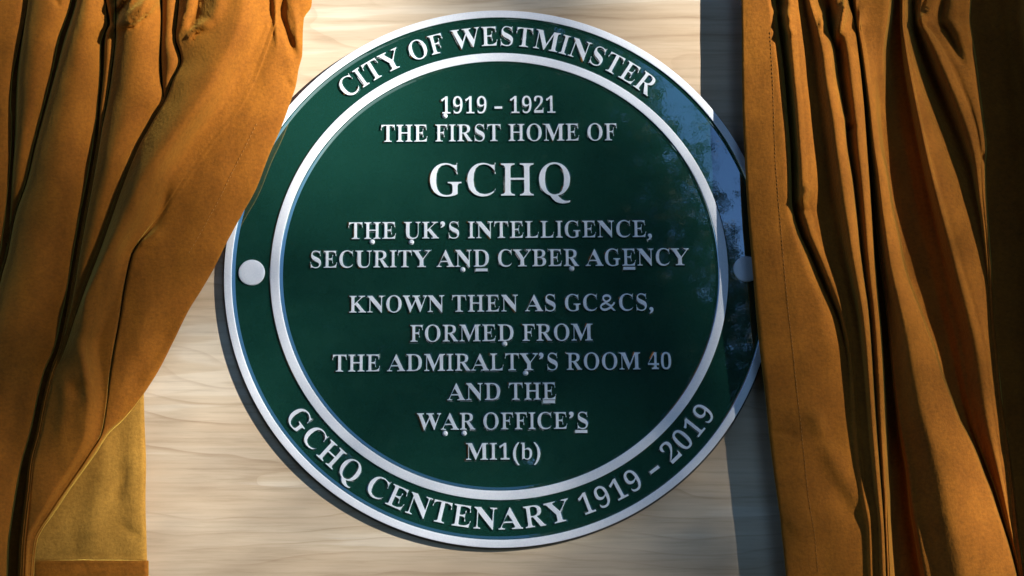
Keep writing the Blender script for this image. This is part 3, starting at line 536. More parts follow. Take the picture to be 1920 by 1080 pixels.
def sheet(name, lines, gaps, y0, y1, step, mats, parent, features=(), wob=1.2, seed=0.0, solid=0.0022, deep=0.72):
    """a hanging cloth: `lines` are (x(y), depth_mm(y)) running down it, `gaps` say how the cloth crosses from each line to the next"""
    fx = [(curve(a), curve(b)) for a, b in lines]
    rows = int((y1 - y0) / step) + 1
    bm = bmesh.new()
    grid = []
    feats = []
    for pts, wd, amp in features:
        xs = [p[0] for p in pts]; ys = [p[1] for p in pts]
        feats.append((pts, wd, amp, min(xs) - 3 * wd, max(xs) + 3 * wd, min(ys) - 3 * wd, max(ys) + 3 * wd))
    for r in range(rows):
        y = y0 + (y1 - y0) * r / (rows - 1)
        pts = [(f(y), g(y)) for f, g in fx]
        row = []
        for i, gp in enumerate(gaps):
            (xa, da), (xb, db) = pts[i], pts[i + 1]
            kind, n, arg = gp[0], gp[1], gp[2:]
            for q in range(n):
                t = q / n
                x = xa + (xb - xa) * t
                if kind == 'p':            # rounded pleat front, arg = (bulge, skew)
                    w = abs(xb - xa)
                    bul = min(arg[0], 0.30 * w)
                    tt = t ** arg[1]
                    d = da + (db - da) * t + bul * (1 - abs(2 * tt - 1) ** (1.9 if arg[0] > 7 else 2.4))
                elif kind == 'v':          # deep slit between pleats, arg = (floor,)
                    w = max(0.0, abs(xb - xa))
                    e = min(1.0, w / 4.0)
                    s = min(1.0, 4.5 * min(t, 1 - t)); s = s * s * (3 - 2 * s)
                    fl0 = arg[0](y) if callable(arg[0]) else arg[0]
                    fl = fl0 + (1 - e) * (0.5 * (da + db) - fl0)
                    d = (da + (db - da) * t) * (1 - s) + fl * s
                elif kind == 'c':          # climbs to a crest, then rolls away to the silhouette
                    h, t0 = arg[0], arg[1]
                    h = min(h, 0.30 * abs(xb - xa))
                    if t < t0:
                        c = t / t0; c = c * c * (3 - 2 * c)
                        d = da + (db + h - da) * c
                    else:
                        d = db + h * (1 - ((t - t0) / (1 - t0)) ** 2)
                elif kind == 's':          # soft S between two depths
                    c = t * t * (3 - 2 * t)
                    d = da + (db - da) * c
                elif kind == 'r':          # rises fast then rolls over to the crest
                    c = math.sin(t * math.pi / 2) ** arg[0]
                    d = da + (db - da) * c
                elif kind == 'f':          # leaves the crest slowly then falls away
                    c = 1 - math.cos(t * math.pi / 2) ** arg[0]
                    d = da + (db - da) * c
                else:
                    d = da + (db - da) * t
                row.append((x, d))
        row.append(pts[-1])
        out = []
        for k, (x, d) in enumerate(row):
            for fp, wd, amp, ax, bx, ay, by in feats:
                if ax < x < bx and ay < y < by:
                    dist, par = seg_dist(x, y, fp)
                    tap = min(1.0, 4 * par + 0.15, 4 * (1 - par) + 0.15)
                    d += amp * tap * math.exp(-(dist / wd) ** 2)
            q = Vector((x * 0.016 + seed, y * 0.007, seed * 1.7))
            d += wob * noise.noise(q) + 0.45 * wob * noise.noise(q * 2.7 + Vector((5, 1, 2)))
            out.append(bm.verts.new(at(x, y, max(0.0015, d * deep / 1000.0))))
        grid.append(out)
    for r in range(rows - 1):
        for k in range(len(grid[0]) - 1):
            f = bm.faces.new((grid[r][k], grid[r + 1][k], grid[r + 1][k + 1], grid[r][k + 1]))
            f.smooth = True
    bmesh.ops.recalc_face_normals(bm, faces=bm.faces)
    if sum(f.normal.y for f in bm.faces) > 0:
        bmesh.ops.reverse_faces(bm, faces=bm.faces)
    me = bpy.data.meshes.new(name); bm.to_mesh(me); bm.free()
    o = link(name, me, mats, parent)
    if solid:
        md = o.modifiers.new('thickness', 'SOLIDIFY'); md.thickness = solid; md.offset = -1
    return o

def shift(tab, dx):
    return [(y, x + dx) for y, x in tab]

K = lambda v: [(0, v), (1, v)]

# ---------------- curtain on the left
left = tag(empty('velvet_curtain', at(250, 1150, 0.02)), 'amber velvet curtain drawn aside on the left, hem corner turned back', 'curtain')
S3r = [(-100, 200), (0, 200), (45, 207), (60, 200), (80, 197), (135, 195), (200, 189), (270, 184), (340, 172), (405, 160), (470, 148), (540, 137), (600, 126), (650, 115), (700, 97), (750, 84), (810, 72), (870, 57), (920, 52), (970, 46), (1020, 41), (1080, 38), (1200, 34)]
S3l = [(-100, 196), (0, 197), (45, 200), (60, 195), (80, 188), (135, 187), (200, 182), (270, 173), (340, 161), (405, 148), (470, 137), (540, 125), (600, 112), (650, 101), (700, 80), (750, 68), (810, 55), (870, 38), (920, 28), (970, 20), (1020, 13), (1080, 11), (1200, 8)]
tail = [(700, 97), (750, 84), (810, 72), (870, 57), (920, 52), (970, 46), (1020, 41), (1080, 38), (1200, 34)]
S4l = [(-100, 212), (0, 215), (60, 215), (135, 207), (200, 197), (250, 188.5), (270, 185.5), (340, 173.5), (405, 161.5), (470, 149.5), (540, 138), (600, 127), (650, 116)] + shift(tail, 1)
S4r = [(-100, 217), (0, 219), (60, 218), (135, 211), (200, 200.5), (250, 190), (270, 187), (340, 175), (405, 163), (470, 151), (540, 139.5), (600, 128), (650, 117)] + shift(tail, 2)
S5l = [(-100, 296), (0, 299), (30, 302), (100, 299), (150, 300), (185, 306), (210, 291), (250, 268), (270, 257), (340, 228), (405, 205), (470, 182), (540, 155), (600, 134), (640, 122), (660, 116)] + shift(tail, 3)
S5r = [(-100, 302), (0, 305), (30, 305), (100, 303), (150, 305), (185, 308), (210, 293), (250, 270), (270, 259), (340, 230), (405, 207), (470, 184), (540, 157), (600, 136), (640, 123.5), (660, 117)] + shift(tail, 4)
S6l = [(-100, 330), (0, 333), (40, 330), (70, 327), (100, 334), (112, 338), (150, 322), (185, 309), (210, 294), (250, 271), (270, 260), (340, 231), (405, 208), (470, 185), (540, 158), (600, 137), (640, 124.5), (660, 118)] + shift(tail, 5)
S6r = [(-100, 334), (0, 336), (40, 333), (70, 330), (100, 339), (112, 341), (150, 325), (185, 312), (210, 297), (250, 274), (270, 263), (340, 234), (405, 211), (470, 188), (540, 161), (600, 140), (640, 127), (660, 120)] + shift(tail, 6)
LE = [(-100, 590), (0, 585), (12, 584), (35, 570), (60, 568), (100, 567), (130, 560), (160, 555), (190, 545), (240, 527), (290, 505), (355, 480), (400, 455), (455, 425), (500, 403), (540, 380), (580, 355), (630, 330), (690, 300), (735, 272), (765, 250), (790, 228), (812, 205), (850, 180), (885, 155), (920, 130), (965, 100), (990, 82), (1015, 70), (1040, 66), (1080, 64), (1200, 60)]
RH = [(-100, 505), (0, 482), (30, 477), (60, 468), (120, 438), (190, 400), (265, 343), (330, 299), (400, 266), (470, 232), (540, 200), (600, 174), (650, 156), (700, 163), (760, 170), (812, 166), (850, 152), (920, 108), (965, 82), (1015, 58), (1080, 53), (1200, 50)]
S7l = [(-100, 545), (0, 522), (120, 482), (190, 448), (265, 392), (330, 345), (400, 300), (440, 268), (470, 248), (480, 244), (540, 231), (600, 222), (660, 211), (720, 202), (780, 195), (812, 189), (850, 167), (920, 120), (965, 90), (1015, 63), (1080, 57), (1200, 54)]
S7r = [(-100, 553), (0, 530), (120, 492), (190, 460), (265, 404), (330, 358), (400, 312), (440, 277), (470, 254), (480, 249), (540, 235.5), (600, 226), (660, 215), (720, 206), (780, 198), (812, 192), (850, 170), (920, 122.5), (965, 92), (1015, 64), (1080, 58), (1200, 55)]
_rh, _s7 = curve(RH), curve(S7l)
_ys = list(range(-100, 1201, 20))
RC = [(y, max(_rh(y) - 30 if y < 560 else _rh(y) - 30 + min(1, (y - 560) / 60) * 20, curve(S6r)(y) + 3)) for y in _ys]
RB = [(y, min(_rh(y) + 30, _s7(y) - 3)) for y in _ys]
lines = [
    (K(-160), K(30)),
    ([(-100, 58), (0, 51), (50, 43), (100, 31), (150, 21), (200, 18), (225, 21), (270, 20), (340, 15), (405, 8), (440, 3), (480, -2), (520, -12), (700, -60), (1200, -150)], K(38)),
    ([(-100, 60), (0, 53), (50, 46), (100, 39), (150, 34), (200, 32), (270, 29), (340, 24), (405, 21), (440, 19), (480, 11), (510, 2), (560, -10), (700, -50), (1200, -140)], [(0, 44), (340, 42), (440, 20), (600, 20)]),
    ([(-100, 150), (0, 133), (40, 121), (70, 110), (135, 97), (200, 81), (270, 63), (340, 47.5), (400, 28), (430, 21), (480, 13), (510, 4), (560, -8), (700, -48), (1200, -138)], [(0, 41), (340, 38), (440, 20), (600, 20)]),
    ([(-100, 160), (0, 145), (20, 140), (40, 134), (70, 124), (135, 106), (200, 88), (270, 69), (340, 52), (400, 31), (430, 24), (480, 14.5), (510, 6), (560, -6), (700, -46), (1200, -136)], K(46)),
    (S3l, [(0, 40), (540, 39), (1000, 40)]),
    (S3r, K(44)),
    (S4l, K(43)),
    (S4r, [(0, 47), (500, 46), (640, 42), (1000, 41)]),
    (S5l, [(0, 45), (500, 46), (640, 42), (1000, 42)]),
    (S5r, K(46)),
    (S6l, K(46)),
    (S6r, [(0, 53), (300, 55), (540, 52), (700, 46), (812, 46), (1000, 42)]),
    (RC, [(0, 68), (300, 75), (540, 68), (700, 60), (812, 52), (1000, 44)]),
    (RB, [(0, 42), (300, 44), (540, 43), (700, 40), (812, 40), (1000, 38)]),
    (S7l, [(0, 40), (300, 42), (440, 43), (540, 42), (812, 40), (1000, 37)]),
    (S7r, [(0, 39), (300, 41), (440, 41), (540, 38), (812, 36), (1000, 36)]),
    (LE, [(0, 30), (200, 24), (400, 21), (600, 22), (735, 23), (1200, 22)]),
]
gaps = [('p', 10, 14, 0.8), ('v', 9, 2), ('p', 18, 14, 0.85), ('v', 9, 2), ('p', 24, 20, 0.8), ('v', 9, 2), ('p', 8, 8, 0.9), ('v', 7, 12), ('p', 24, 19, 0.85),
        ('v', 9, 4), ('p', 8, 10, 1.0), ('v', 9, 4), ('r', 16, 1.0), ('s', 16), ('l', 8), ('v', 9, curve([(-100, 39.5), (330, 41.5), (420, 41), (490, 10), (1200, 8)])), ('p', 22, 4.0, 1.0)]
feats = [
    ([(205, 58), (232, 34), (262, 14), (290, -12)], 9, 12), ([(222, 50), (250, 42), (278, 20), (300, -8)], 6, 10), ([(208, 22), (225, 8), (240, -20)], 6, 9),
    ([(214, 46), (224, 20), (236, 2)], 5, -12), ([(238, 52), (262, 44), (282, 24)], 3, -8),
    ([(352, 78), (360, 62), (378, 48), (400, 40)], 8, 7), ([(357, 78), (364, 66), (380, 54)], 3.5, -7),
    ([(362, -30), (352, 20), (338, 62)], 9, 8), ([(378, -20), (366, 30), (352, 62)], 8, -6), ([(412, -20), (405, 18), (392, 42)], 12, 6),
    ([(536, 148), (543, 158), (551, 166)], 3, -3), ([(505, -20), (506, 10), (508, 40)], 5, -6), ([(530, -10), (528, 30), (540, 70), (556, 110)], 7, -7), ([(518, -10), (517, 40), (520, 90)], 4, 3), ([(214, 34), (240, 12), (256, -20)], 3, 5), ([(230, 46), (262, 28), (276, 0)], 3, 5), ([(246, 53), (270, 38), (284, 12)], 2.5, 4),
    ([(545, 5), (556, 40), (558, 90)], 6, 3),
    ([(316, 350), (304, 390), (288, 425), (268, 455)], 9, -7), ([(300, 430), (275, 452), (258, 460)], 7, 5),
    ([(330, 600), (290, 660), (262, 700), (240, 745)], 16, -5), ([(285, 560), (262, 620), (255, 680)], 16, 3),
    ([(150, 640), (160, 690), (166, 760)], 10, 4), ([(118, 700), (122, 760), (110, 830)], 12, 3), ([(130, 720), (148, 735), (170, 720)], 14, -4),
    ([(480, 235), (460, 275), (432, 330), (412, 372), (380, 430), (350, 480)], 3, -0.7),
    ([(112, 12), (108, 4), (100, -10)], 5, -6),
]
sheet('front_drape', lines, gaps, -110, 1230, 5.5, [VELVET], left, feats, 1.6, 1.3)

# turned-back corner, its pile sheen painted paler, with a hem strip along its foot
flr = [(640, 270), (690, 271), (735, 270), (800, 271.5), (870, 274), (940, 273), (1000, 274.5), (1052, 276)]
fl = [([(640, 160), (812, 95), (1080, 51), (1230, 47)], K(10)), ([(640, 165), (812, 100), (1080, 56), (1230, 52)], K(13)), (shift(flr, -2), K(14)), (flr, K(9))]
sheet('turned_corner', fl, [('l', 6), ('p', 22, 2.0, 1.0), ('r', 4, 1.0)], 640, 1052, 5.5, [PAINTED_SHEEN], left,
      [([(205, 790), (190, 880), (172, 980), (165, 1050)], 20, 4), ([(250, 760), (247, 860), (252, 960), (246, 1050)], 16, 3), ([(238, 872), (226, 905), (214, 945)], 7, -3.5), ([(228, 985), (246, 998), (262, 1010)], 8, -3), ([(135, 970), (137, 1010), (140, 1050)], 3, -1.5), ([(100, 1040), (200, 1046), (270, 1044)], 4, -1.5)], 0.8, 6.1)
hm = [(K(52), K(11)), (K(70), K(15)), (K(277.5), K(17)), (K(279), K(9))]
sheet('hem_strip', hm, [('l', 4), ('p', 24, 1.5, 1.0), ('r', 4, 1.0)], 1051, 1230, 5.5, [VELVET], left,
      [([(80, 1052), (150, 1051), (278, 1052)], 3, 1.2), ([(156, 1054), (154, 1075)], 4, -2)], 0.8, 9.4)

# ---------------- curtain on the right
right = tag(empty('velvet_curtain', at(1650, 1150, 0.02)), 'amber velvet curtain on the right, gathered at its head and hanging in deep shadowed folds', 'curtain')
RE = [(-100, 1389), (0, 1390), (100, 1391), (200, 1392), (290, 1396), (370, 1400), (460, 1407), (540, 1414), (640, 1423), (720, 1433), (800, 1441), (880, 1450), (950, 1460), (1040, 1470), (1080, 1474), (1230, 1490)]
P = [(-100, 1436), (0, 1440), (70, 1448), (130, 1456), (190, 1463), (240, 1469), (280, 1472), (330, 1474), (390, 1475), (420, 1481), (460, 1493), (500, 1506), (540, 1520), (575, 1533), (620, 1543), (700, 1548), (800, 1540), (900, 1536), (1230, 1560)]
V1 = [(-100, 1452), (0, 1455), (30, 1458), (140, 1472), (240, 1480), (300, 1484), (380, 1486), (430, 1498), (480, 1521), (540, 1546), (600, 1572), (680, 1588), (750, 1592), (820, 1597), (900, 1606), (1000, 1622), (1230, 1630)]
R1 = [(-100, 1485), (0, 1490), (60, 1496), (130, 1500), (200, 1507), (270, 1512), (320, 1516), (345, 1517), (378, 1518), (430, 1530), (500, 1557), (560, 1580), (620, 1593), (700, 1604), (800, 1612), (900, 1622), (1000, 1636), (1230, 1640)]
V2 = [(-100, 1500), (0, 1507), (100, 1522), (230, 1537), (300, 1547), (370, 1555), (430, 1568), (480, 1579), (530, 1591), (600, 1606), (680, 1616), (800, 1626), (900, 1635), (1000, 1646), (1230, 1650)]
R2 = [(-100, 1505), (0, 1525), (50, 1545), (80, 1555), (105, 1560), (140, 1564), (190, 1575), (230, 1583), (270, 1587), (340, 1598), (410, 1606), (470, 1612), (530, 1620), (580, 1627), (640, 1632), (720, 1637), (810, 1643), (900, 1650), (990, 1657), (1230, 1666)]
G2 = [(-100, 1530), (0, 1545), (50, 1552), (80, 1563), (105, 1569), (140, 1573), (190, 1580), (230, 1586), (270, 1589), (340, 1600), (410, 1608), (470, 1614), (530, 1622), (580, 1629), (640, 1634), (720, 1639), (810, 1645), (900, 1652), (990, 1658), (1230, 1667)]
R3 = [(-100, 1575), (0, 1589), (40, 1601), (80, 1607), (130, 1613), (200, 1620), (270, 1625), (340, 1630), (400, 1634), (470, 1638), (540, 1643), (620, 1650), (700, 1655), (760, 1657), (830, 1659), (900, 1661), (935, 1663), (965, 1663), (1000, 1664), (1230, 1674)]
D1r = [(-100, 1590), (0, 1600), (60, 1606), (140, 1617), (200, 1624), (270, 1630.5), (340, 1637), (405, 1642), (470, 1648), (540, 1658), (610, 1667), (675, 1673), (740, 1680), (810, 1690), (880, 1703), (950, 1711), (1010, 1722), (1080, 1735), (1230, 1765)]
R4 = [(-100, 1606), (0, 1610), (60, 1618), (90, 1625), (140, 1632), (200, 1640), (270, 1649), (320, 1660), (390, 1672), (440, 1683), (500, 1695), (540, 1708), (570, 1720), (610, 1735), (650, 1750), (700, 1765), (740, 1780), (790, 1800), (810, 1811), (850, 1830), (890, 1845), (920, 1857), (960, 1870), (990, 1880), (1040, 1895), (1080, 1905), (1230, 1935)]
R4b = [(-100, 1672), (0, 1666), (30, 1663), (60, 1658), (100, 1652.5), (130, 1652), (200, 1652), (270, 1658), (320, 1666), (390, 1677), (440, 1688), (500, 1700), (540, 1713), (570, 1725), (610, 1739), (650, 1754), (700, 1769), (740, 1784), (790, 1803), (810, 1814), (850, 1833), (890, 1848), (920, 1860), (960, 1873), (990, 1883), (1040, 1898), (1080, 1908), (1230, 1938)]
V3 = [(-100, 1680), (0, 1678), (100, 1670), (200, 1680), (270, 1695), (340, 1708), (400, 1718), (470, 1735), (540, 1752), (600, 1768), (660, 1782), (740, 1801), (800, 1818), (860, 1842), (920, 1865), (990, 1886), (1080, 1911), (1230, 1941)]
V3r = [(-100, 1685), (0, 1686), (100, 1690), (200, 1705), (270, 1718), (340, 1732), (400, 1745), (470, 1760), (540, 1774), (600, 1788), (660, 1801), (740, 1814), (800, 1828), (860, 1848), (920, 1869), (990, 1889), (1080, 1913), (1230, 1944)]
R5 = [(-100, 1696), (0, 1695), (40, 1694), (80, 1700), (120, 1708), (170, 1718), (225, 1730), (270, 1740), (330, 1755), (400, 1775), (450, 1790), (520, 1810), (580, 1828), (650, 1846), (740, 1858), (810, 1868), (900, 1882), (990, 1897), (1080, 1915), (1230, 1946)]
V4 = [(-100, 1716), (0, 1712), (50, 1716), (120, 1737), (170, 1757), (220, 1778), (270, 1800), (320, 1819), (370, 1829), (410, 1837), (460, 1844), (510, 1850), (560, 1856), (650, 1861), (740, 1869), (810, 1880), (900, 1892), (990, 1903), (1080, 1916.5), (1230, 1948)]
R6 = [(-100, 1745), (0, 1738), (38, 1730), (60, 1750), (90, 1770), (120, 1785), (160, 1803), (200, 1820), (250, 1834), (290, 1839), (350, 1841), (420, 1847), (480, 1852), (540, 1856), (600, 1859), (650, 1864), (740, 1872), (810, 1883), (900, 1895), (990, 1904.5), (1080, 1917), (1230, 1949)]
O = [(-100, 1824), (0, 1819), (35, 1817), (70, 1822), (110, 1828), (150, 1833), (190, 1838), (230, 1843), (260, 1847), (280, 1848), (310, 1846), (350, 1847), (400, 1850), (450, 1853.5), (500, 1857), (540, 1859), (600, 1862), (660, 1867.5), (720, 1874), (780, 1880), (810, 1886), (870, 1893), (930, 1900), (1000, 1907.5), (1050, 1915), (1080, 1918), (1230, 1950)]
lines = [
    (RE, K(46)),
    (P, [(0, 52), (420, 54), (600, 50), (700, 46), (1000, 44)]),
    (V1, [(0, 18), (430, 16), (560, 22), (680, 34), (800, 38), (1000, 44)]),
    (R1, [(0, 60), (345, 62), (400, 50), (520, 46), (700, 40), (850, 42), (1000, 48)]),
    (V2, [(0, 46), (300, 42), (500, 38), (700, 42), (1000, 50)]),
    (R2, [(0, 62), (500, 62), (1000, 58)]),
    (G2, [(0, 22), (200, 26), (400, 34), (600, 40), (1000, 46)]),
    (R3, [(0, 54), (500, 56), (1000, 56)]),
    (D1r, [(0, 40), (200, 32), (400, 34), (700, 44), (1000, 48)]),
    (R4, [(0, 54), (300, 57), (600, 58), (1000, 62)]),
    (R4b, [(0, 56), (110, 46), (200, 30), (400, 18), (1000, 16)]),
    (V3, [(0, 14), (400, 10), (800, 12), (1000, 20)]),
    (V3r, [(0, 20), (400, 20), (800, 28), (1000, 30)]),
    (R5, [(0, 46), (300, 52), (600, 46), (1000, 40)]),
    (V4, [(0, 8), (150, 8), (270, 16), (400, 26), (560, 36), (1000, 40)]),
    (R6, [(0, 36), (120, 46), (300, 46), (560, 38), (1000, 40)]),
    (O, [(0, 42), (270, 42), (1000, 42)]),
    (shift(O, 3), K(6)),
    (shift(O, 55), K(5)),
    (shift(O, 85), K(20)),
    (shift(O, 135), K(112)),  # unseen fold past the frame, added to shade the far right cloth
    (K(2260), K(40)),
]
gaps = [('p', 12, 1.2, 1.0), ('f', 8, 0.7), ('c', 12, 6, 0.6), ('s', 10), ('c', 16, 14, 0.6), ('s', 4), ('c', 14, 12, 0.55), ('v', 9, 5), ('c', 26, 15, 0.45), ('s', 5), ('s', 6), ('s', 7), ('c', 14, 7, 0.7),
        ('s', 11), ('c', 12, 10, 0.6), ('p', 8, 4, 1.0), ('s', 3), ('l', 6), ('s', 6), ('s', 10), ('s', 8)]
feats = [
    ([(1444, 60), (1449, 150), (1452, 240), (1454, 300), (1460, 380), (1466, 450), (1473, 530), (1479, 590), (1487, 660), (1495, 740), (1502, 800), (1508, 860), (1515, 930), (1527, 1000), (1536, 1090)], 2.5, -0.8),
    ([(1446, 12), (1462, 26), (1480, 34), (1494, 30)], 8, 6), ([(1450, -14), (1464, 4), (1480, 14)], 8, -7), ([(1465, 40), (1480, 56), (1492, 62)], 6, 7),
    ([(1496, 378), (1510, 366), (1517, 345)], 7, 8), ([(1490, 384), (1500, 392), (1520, 396)], 6, -6),
    ([(1534, 810), (1562, 860), (1592, 912), (1620, 955), (1650, 1000)], 17, 5), ([(1560, 900), (1590, 950), (1620, 985)], 18, -3), ([(1525, 770), (1545, 820)], 14, 5),
    ([(1440, 808), (1470, 812), (1500, 820)], 4, -2.0), ([(1516, 950), (1530, 975)], 3, -2), ([(1466, 960), (1490, 985), (1510, 1010)], 9, 2),
    ([(1580, 215), (1592, 232), (1600, 226)], 7, 9), ([(1586, 246), (1594, 240), (1602, 232)], 6, -10),
    ([(1546, -10), (1543, 25), (1540, 55)], 5, 12), ([(1588, -10), (1580, 30), (1570, 62), (1566, 96)], 6, 22), ([(1618, -10), (1614, 30), (1608, 60)], 5, 10),
    ([(1560, 0), (1556, 40), (1560, 80)], 6, -8),
    ([(1752, -20), (1746, 12), (1730, 36), (1742, 50)], 7, 16), ([(1790, -20), (1788, 15), (1776, 34), (1800, 60), (1806, 90)], 9, 9), ([(1768, -20), (1764, 20), (1770, 50), (1790, 86), (1806, 120)], 7, -16),
    ([(1815, 45), (1808, 62), (1806, 80), (1812, 98)], 4, -5),
    ([(1842, 285), (1844, 305)], 4, -8),
]
sheet('front_drape', lines, gaps, -110, 1230, 5.5, [VELVET], right, feats, 1.6, 4.4, deep=0.52)

# lines of stitching that hold the side hems
def stitching(pts, depth_of, parent, gap=7.0, ln=4.2):
    bm = bmesh.new()
    acc = 0.0
    for a, b in zip(pts, pts[1:]):
        L = math.hypot(b[0] - a[0], b[1] - a[1]); n = max(1, int(L / gap))
        for i in range(n):
            t0 = i / n; t1 = t0 + ln / L
            p0 = depth_of(a[0] + (b[0] - a[0]) * t0, a[1] + (b[1] - a[1]) * t0)
            p1 = depth_of(a[0] + (b[0] - a[0]) * t1, a[1] + (b[1] - a[1]) * t1)
            if p0 is None or p1 is None: continue
            ax = (p1 - p0).normalized(); nrm = Vector((0, -1, 0)); sd_ = ax.cross(nrm).normalized()
            q = []
            for c, o in ((p0, 0.0), (p0.lerp(p1, 0.5), 0.0004), (p1, 0.0)):
                q.append([bm.verts.new(c + sd_ * 0.00035 * s + nrm * (o + h)) for s, h in ((-1, -0.0004), (0, 0.0003), (1, -0.0004))])
            for u in range(2):
                for w in range(2):
                    bm.faces.new((q[u][w], q[u + 1][w], q[u + 1][w + 1], q[u][w + 1]))
    me = bpy.data.meshes.new('stitching'); bm.to_mesh(me); bm.free()
    return link('stitching', me, [THREAD], parent)

C.view_layer.update()
def on_cloth(o):
    def f(px, py):
        far = at(px, py, 0.0)
        dirv = (far - CAM).normalized()
        ok, loc, nor, idx = o.ray_cast(CAM, dirv)
        return loc - dirv * 0.0002 if ok else None
    return f
drapes = [o for o in COL.objects if o.name.startswith('front_drape')]
lo_, ro_ = (drapes[0], drapes[1]) if drapes[0].parent == left else (drapes[1], drapes[0])

# parents of the cloth sit at the curtains' feet: keep the cloth where it was modelled
for root in (left, right):
    for ch in root.children:
        ch.matrix_parent_inverse = Matrix.Translation(-root.location)
C.view_layer.update()
for o, pts in ((lo_, [(481, 232), (460, 275), (432, 330), (412, 372), (380, 430), (352, 478)]),
               (ro_, [(1444, 60), (1449, 150), (1452, 240), (1454, 300), (1460, 380), (1466, 450), (1473, 530), (1479, 590), (1487, 660), (1495, 740), (1502, 800), (1508, 860), (1515, 930), (1527, 1000), (1534, 1075)])):
    s = stitching(pts, on_cloth(o), o)
    s.matrix_parent_inverse = o.matrix_world.inverted()

# ------------------------------------------------------------------ trees behind the camera: one mirrored in the paint, one added for shade
def leaf_quads(bm, centre, size, rng):
    ax = Vector((rng.gauss(0, 1), rng.gauss(0, 1), rng.gauss(0, 1))).normalized()
    q = ax.orthogonal().normalized(); w = ax.cross(q)
    a = rng.random() * 6.283
    u = q * math.cos(a) + w * math.sin(a); v = ax.cross(u)
    l, b = size, size * 0.55
    pts = [centre - u * l * 0.5, centre + v * b * 0.5 - u * l * 0.1 + ax * b * 0.1, centre + u * l * 0.5, centre - v * b * 0.5 - u * l * 0.1 + ax * b * 0.1]
    bm.faces.new([bm.verts.new(p) for p in pts])

def trunk(bm, pts, rad, seg=10):
    prev = None
    for i, (p, r) in enumerate(zip(pts, rad)):
        p = Vector(p)
        rg = [bm.verts.new(p + Vector((math.cos(6.2832 * k / seg), math.sin(6.2832 * k / seg), 0)) * r * (1 + 0.12 * math.sin(k * 2.1 + i))) for k in range(seg)]
        if prev:
            for k in range(seg):
                f = bm.faces.new((prev[k], prev[(k + 1) % seg], rg[(k + 1) % seg], rg[k])); f.smooth = True
        prev = rg

def crown_leaves(bm, leaves, size, accept, rng, box):
    n = tries = 0
    while n < leaves and tries < leaves * 40:
        tries += 1
        p = Vector((rng.uniform(box[0], box[1]), rng.uniform(box[2], box[3]), rng.uniform(box[4], box[5])))
        if rng.random() < accept(p):
            leaf_quads(bm, p, size * rng.uniform(0.7, 1.35), rng); n += 1

def tree(label, foot, top, spread, groups, seed):
    rng = random.Random(seed)
    root = tag(empty('leafy_tree', foot), label, 'tree')
    bm = bmesh.new()
    for leaves, size, accept, box in groups:
        crown_leaves(bm, leaves, size, accept, rng, box)
    me = bpy.data.meshes.new('crown'); bm.to_mesh(me); bm.free()
    c = link('crown', me, [LEAF], root)
    bm = bmesh.new()
    f = Vector(foot); top = Vector(top)
    steps = [f.lerp(top, t) + Vector((0.15 * math.sin(5 * t + seed), 0.12 * math.sin(4 * t), 0)) for t in [0, .15, .3, .45, .6, .75, .9, 1]]
    trunk(bm, steps, [0.34, 0.27, 0.23, 0.19, 0.15, 0.1, 0.05, 0.02])
    for k in range(11):
        t = 0.34 + 0.055 * k
        a = f.lerp(top, t); an = k * 2.4 + seed
        e = a + Vector((math.cos(an) * spread, math.sin(an) * spread * 0.4, spread * 0.4))
        trunk(bm, [a, a.lerp(e, 0.5) + Vector((0, 0, 0.1)), e], [0.08, 0.045, 0.012], 7)
    me = bpy.data.meshes.new('trunk'); bm.to_mesh(me); bm.free()
    t = link('trunk', me, [BARK], root)
    for ch in (c, t):
        ch.matrix_parent_inverse = Matrix.Translation(-f)
    return root

GROUND = -2.7
def lump(p, s, seed):
    return noise.noise(p * s + Vector((seed, seed * 2, 0)))

# big tree straight behind the viewer: dark in the paint, its ragged side against the sky
EDGE_X = curve([(-3, 2.5), (1.0, 2.4), (2.2, 2.2), (2.6, 2.0), (2.8, 1.82), (3.2, 1.68), (3.6, 1.5), (4.05, 1.2), (5.0, 0.8), (7, 0.2), (19, -4.0)])
def acc_far(p):
    e = EDGE_X(p.z) - 0.55
    d = (e - p.x) / 0.8 + 0.5 * lump(p, 0.8, 3.0)
    top = (19 + 0.04 * p.x - p.z) / 1.5 + lump(p, 0.5, 6.0)
    return 0.0 if d < 0 or top < 0 else 1.0
def acc_fringe(p):
    e = EDGE_X(p.z)
    d = (e - p.x) + 0.20 * lump(p, 1.6, 2.0) + 0.16 * lump(p, 4.0, 7.0)
    d += 0.26 * lump(p, 8.0, 1.5) + 0.10 * lump(p, 17.0, 3.5)
    if d > 0.04: return 1.0 if lump(p, 4.5, 12.0) < 0.40 or d > 0.75 else 0.0
    return 0.25 if d > -0.95 and lump(p, 5.5, 4.0) > 0.33 else 0.0
tree('broad leafy tree straight behind the viewer, mirrored dark in the green paint', (-2.6, -13.0, GROUND), (-3.0, -13.0, 17.0), 4.5,
     [(50000, 0.40, acc_far, (-17, 3.2, -14.5, -12.4, -2.7, 19)), (24000, 0.20, acc_far, (-3.2, 2.6, -12.9, -12.3, -0.8, 6.2)), (60000, 0.055, acc_fringe, (0.5, 3.3, -12.4, -11.7, 0.2, 5.0))], 11)

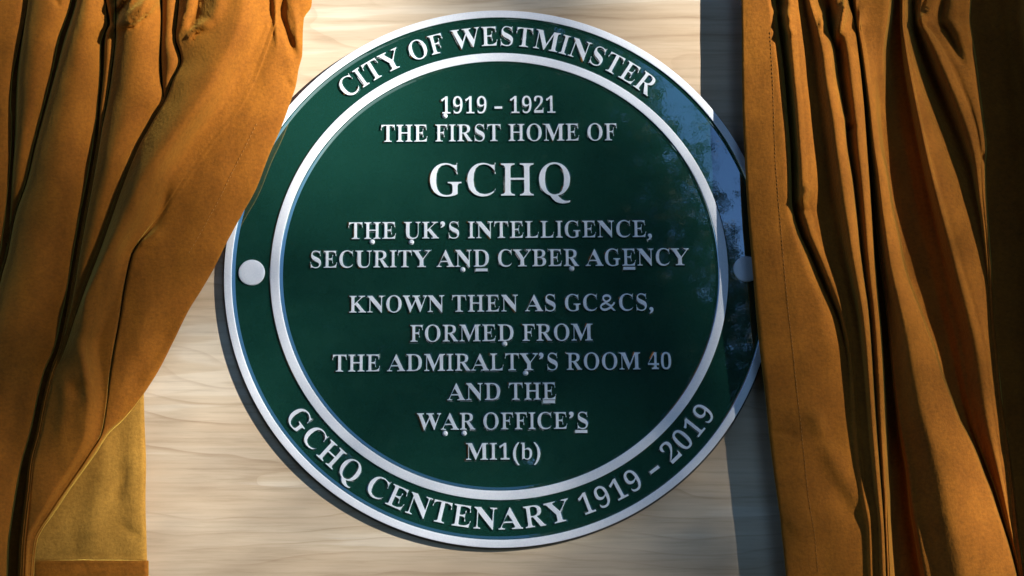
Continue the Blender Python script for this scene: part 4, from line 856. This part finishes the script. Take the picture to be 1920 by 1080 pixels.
# unseen tree, added sunward: leaves placed to shape the light that reaches the board
def transmit(x, z):
    """share of sunlight its crown lets through to the board at (x, z)"""
    t = 0.66  # wanted pattern of light on the board; sets the leaf density
    for cx, cz, rx, rz, a in ((-0.15, 0.17, 0.115, 0.16, 0.4), (-0.34, 0.24, 0.14, 0.14, 0.35), (0.165, 0.24, 0.05, 0.12, 0.6), (0.045, 0.265, 0.05, 0.05, -0.3),
                              (-0.46, -0.05, 0.10, 0.2, -0.28), (-0.28, -0.19, 0.11, 0.13, 0.28), (0.17, -0.24, 0.07, 0.09, -0.38), (0.145, 0.0, 0.065, 0.13, -0.48),
                              (0.25, 0.04, 0.06, 0.2, 0.3), (0.40, -0.24, 0.09, 0.12, 0.25), (0.20, -0.20, 0.05, 0.10, -0.12), (-0.10, -0.26, 0.10, 0.05, 0.15), (0.03, -0.05, 0.12, 0.12, -0.14)):
        t += a * math.exp(-((x - cx) / rx) ** 2 - ((z - cz) / rz) ** 2)
    return max(0.05, min(1.0, t))
def acc_sun(p):
    # where this leaf's shade falls on the board
    x = p.x + p.y * SLANT_X; z = p.z + p.y * SLANT_Z
    if abs(x) > 0.75 or abs(z) > 0.55: return 0.0
    return min(1.0, -math.log(transmit(x, z)) / 3.0)
def acc_bulk(p):
    x = p.x + p.y * SLANT_X; z = p.z + p.y * SLANT_Z
    if abs(x) < 0.78 and abs(z) < 0.58: return 0.0
    q = Vector(((p.x - 7.5) / 4.2, (p.y + 6.0) / 1.6, (p.z - 5.0) / 8.4))
    return 1.0 if q.length + 0.25 * lump(p, 0.7, 1.0) < 1.0 else 0.0
tree('unseen leafy tree added on the sunny side to dapple the light on the board', (11.3, -6.1, GROUND), (11.2, -6.0, 11.5), 0.7,
     [(10500, 0.028, acc_sun, (7.2, 10.8, -6.6, -5.4, 2.0, 4.3)), (16000, 0.34, acc_bulk, (2.9, 12.5, -7.8, -4.3, -2.5, 14))], 23)

SC.render.engine = 'CYCLES'
SC.cycles.max_bounces = 6
SC.cycles.diffuse_bounces = 2
SC.cycles.use_denoising = True
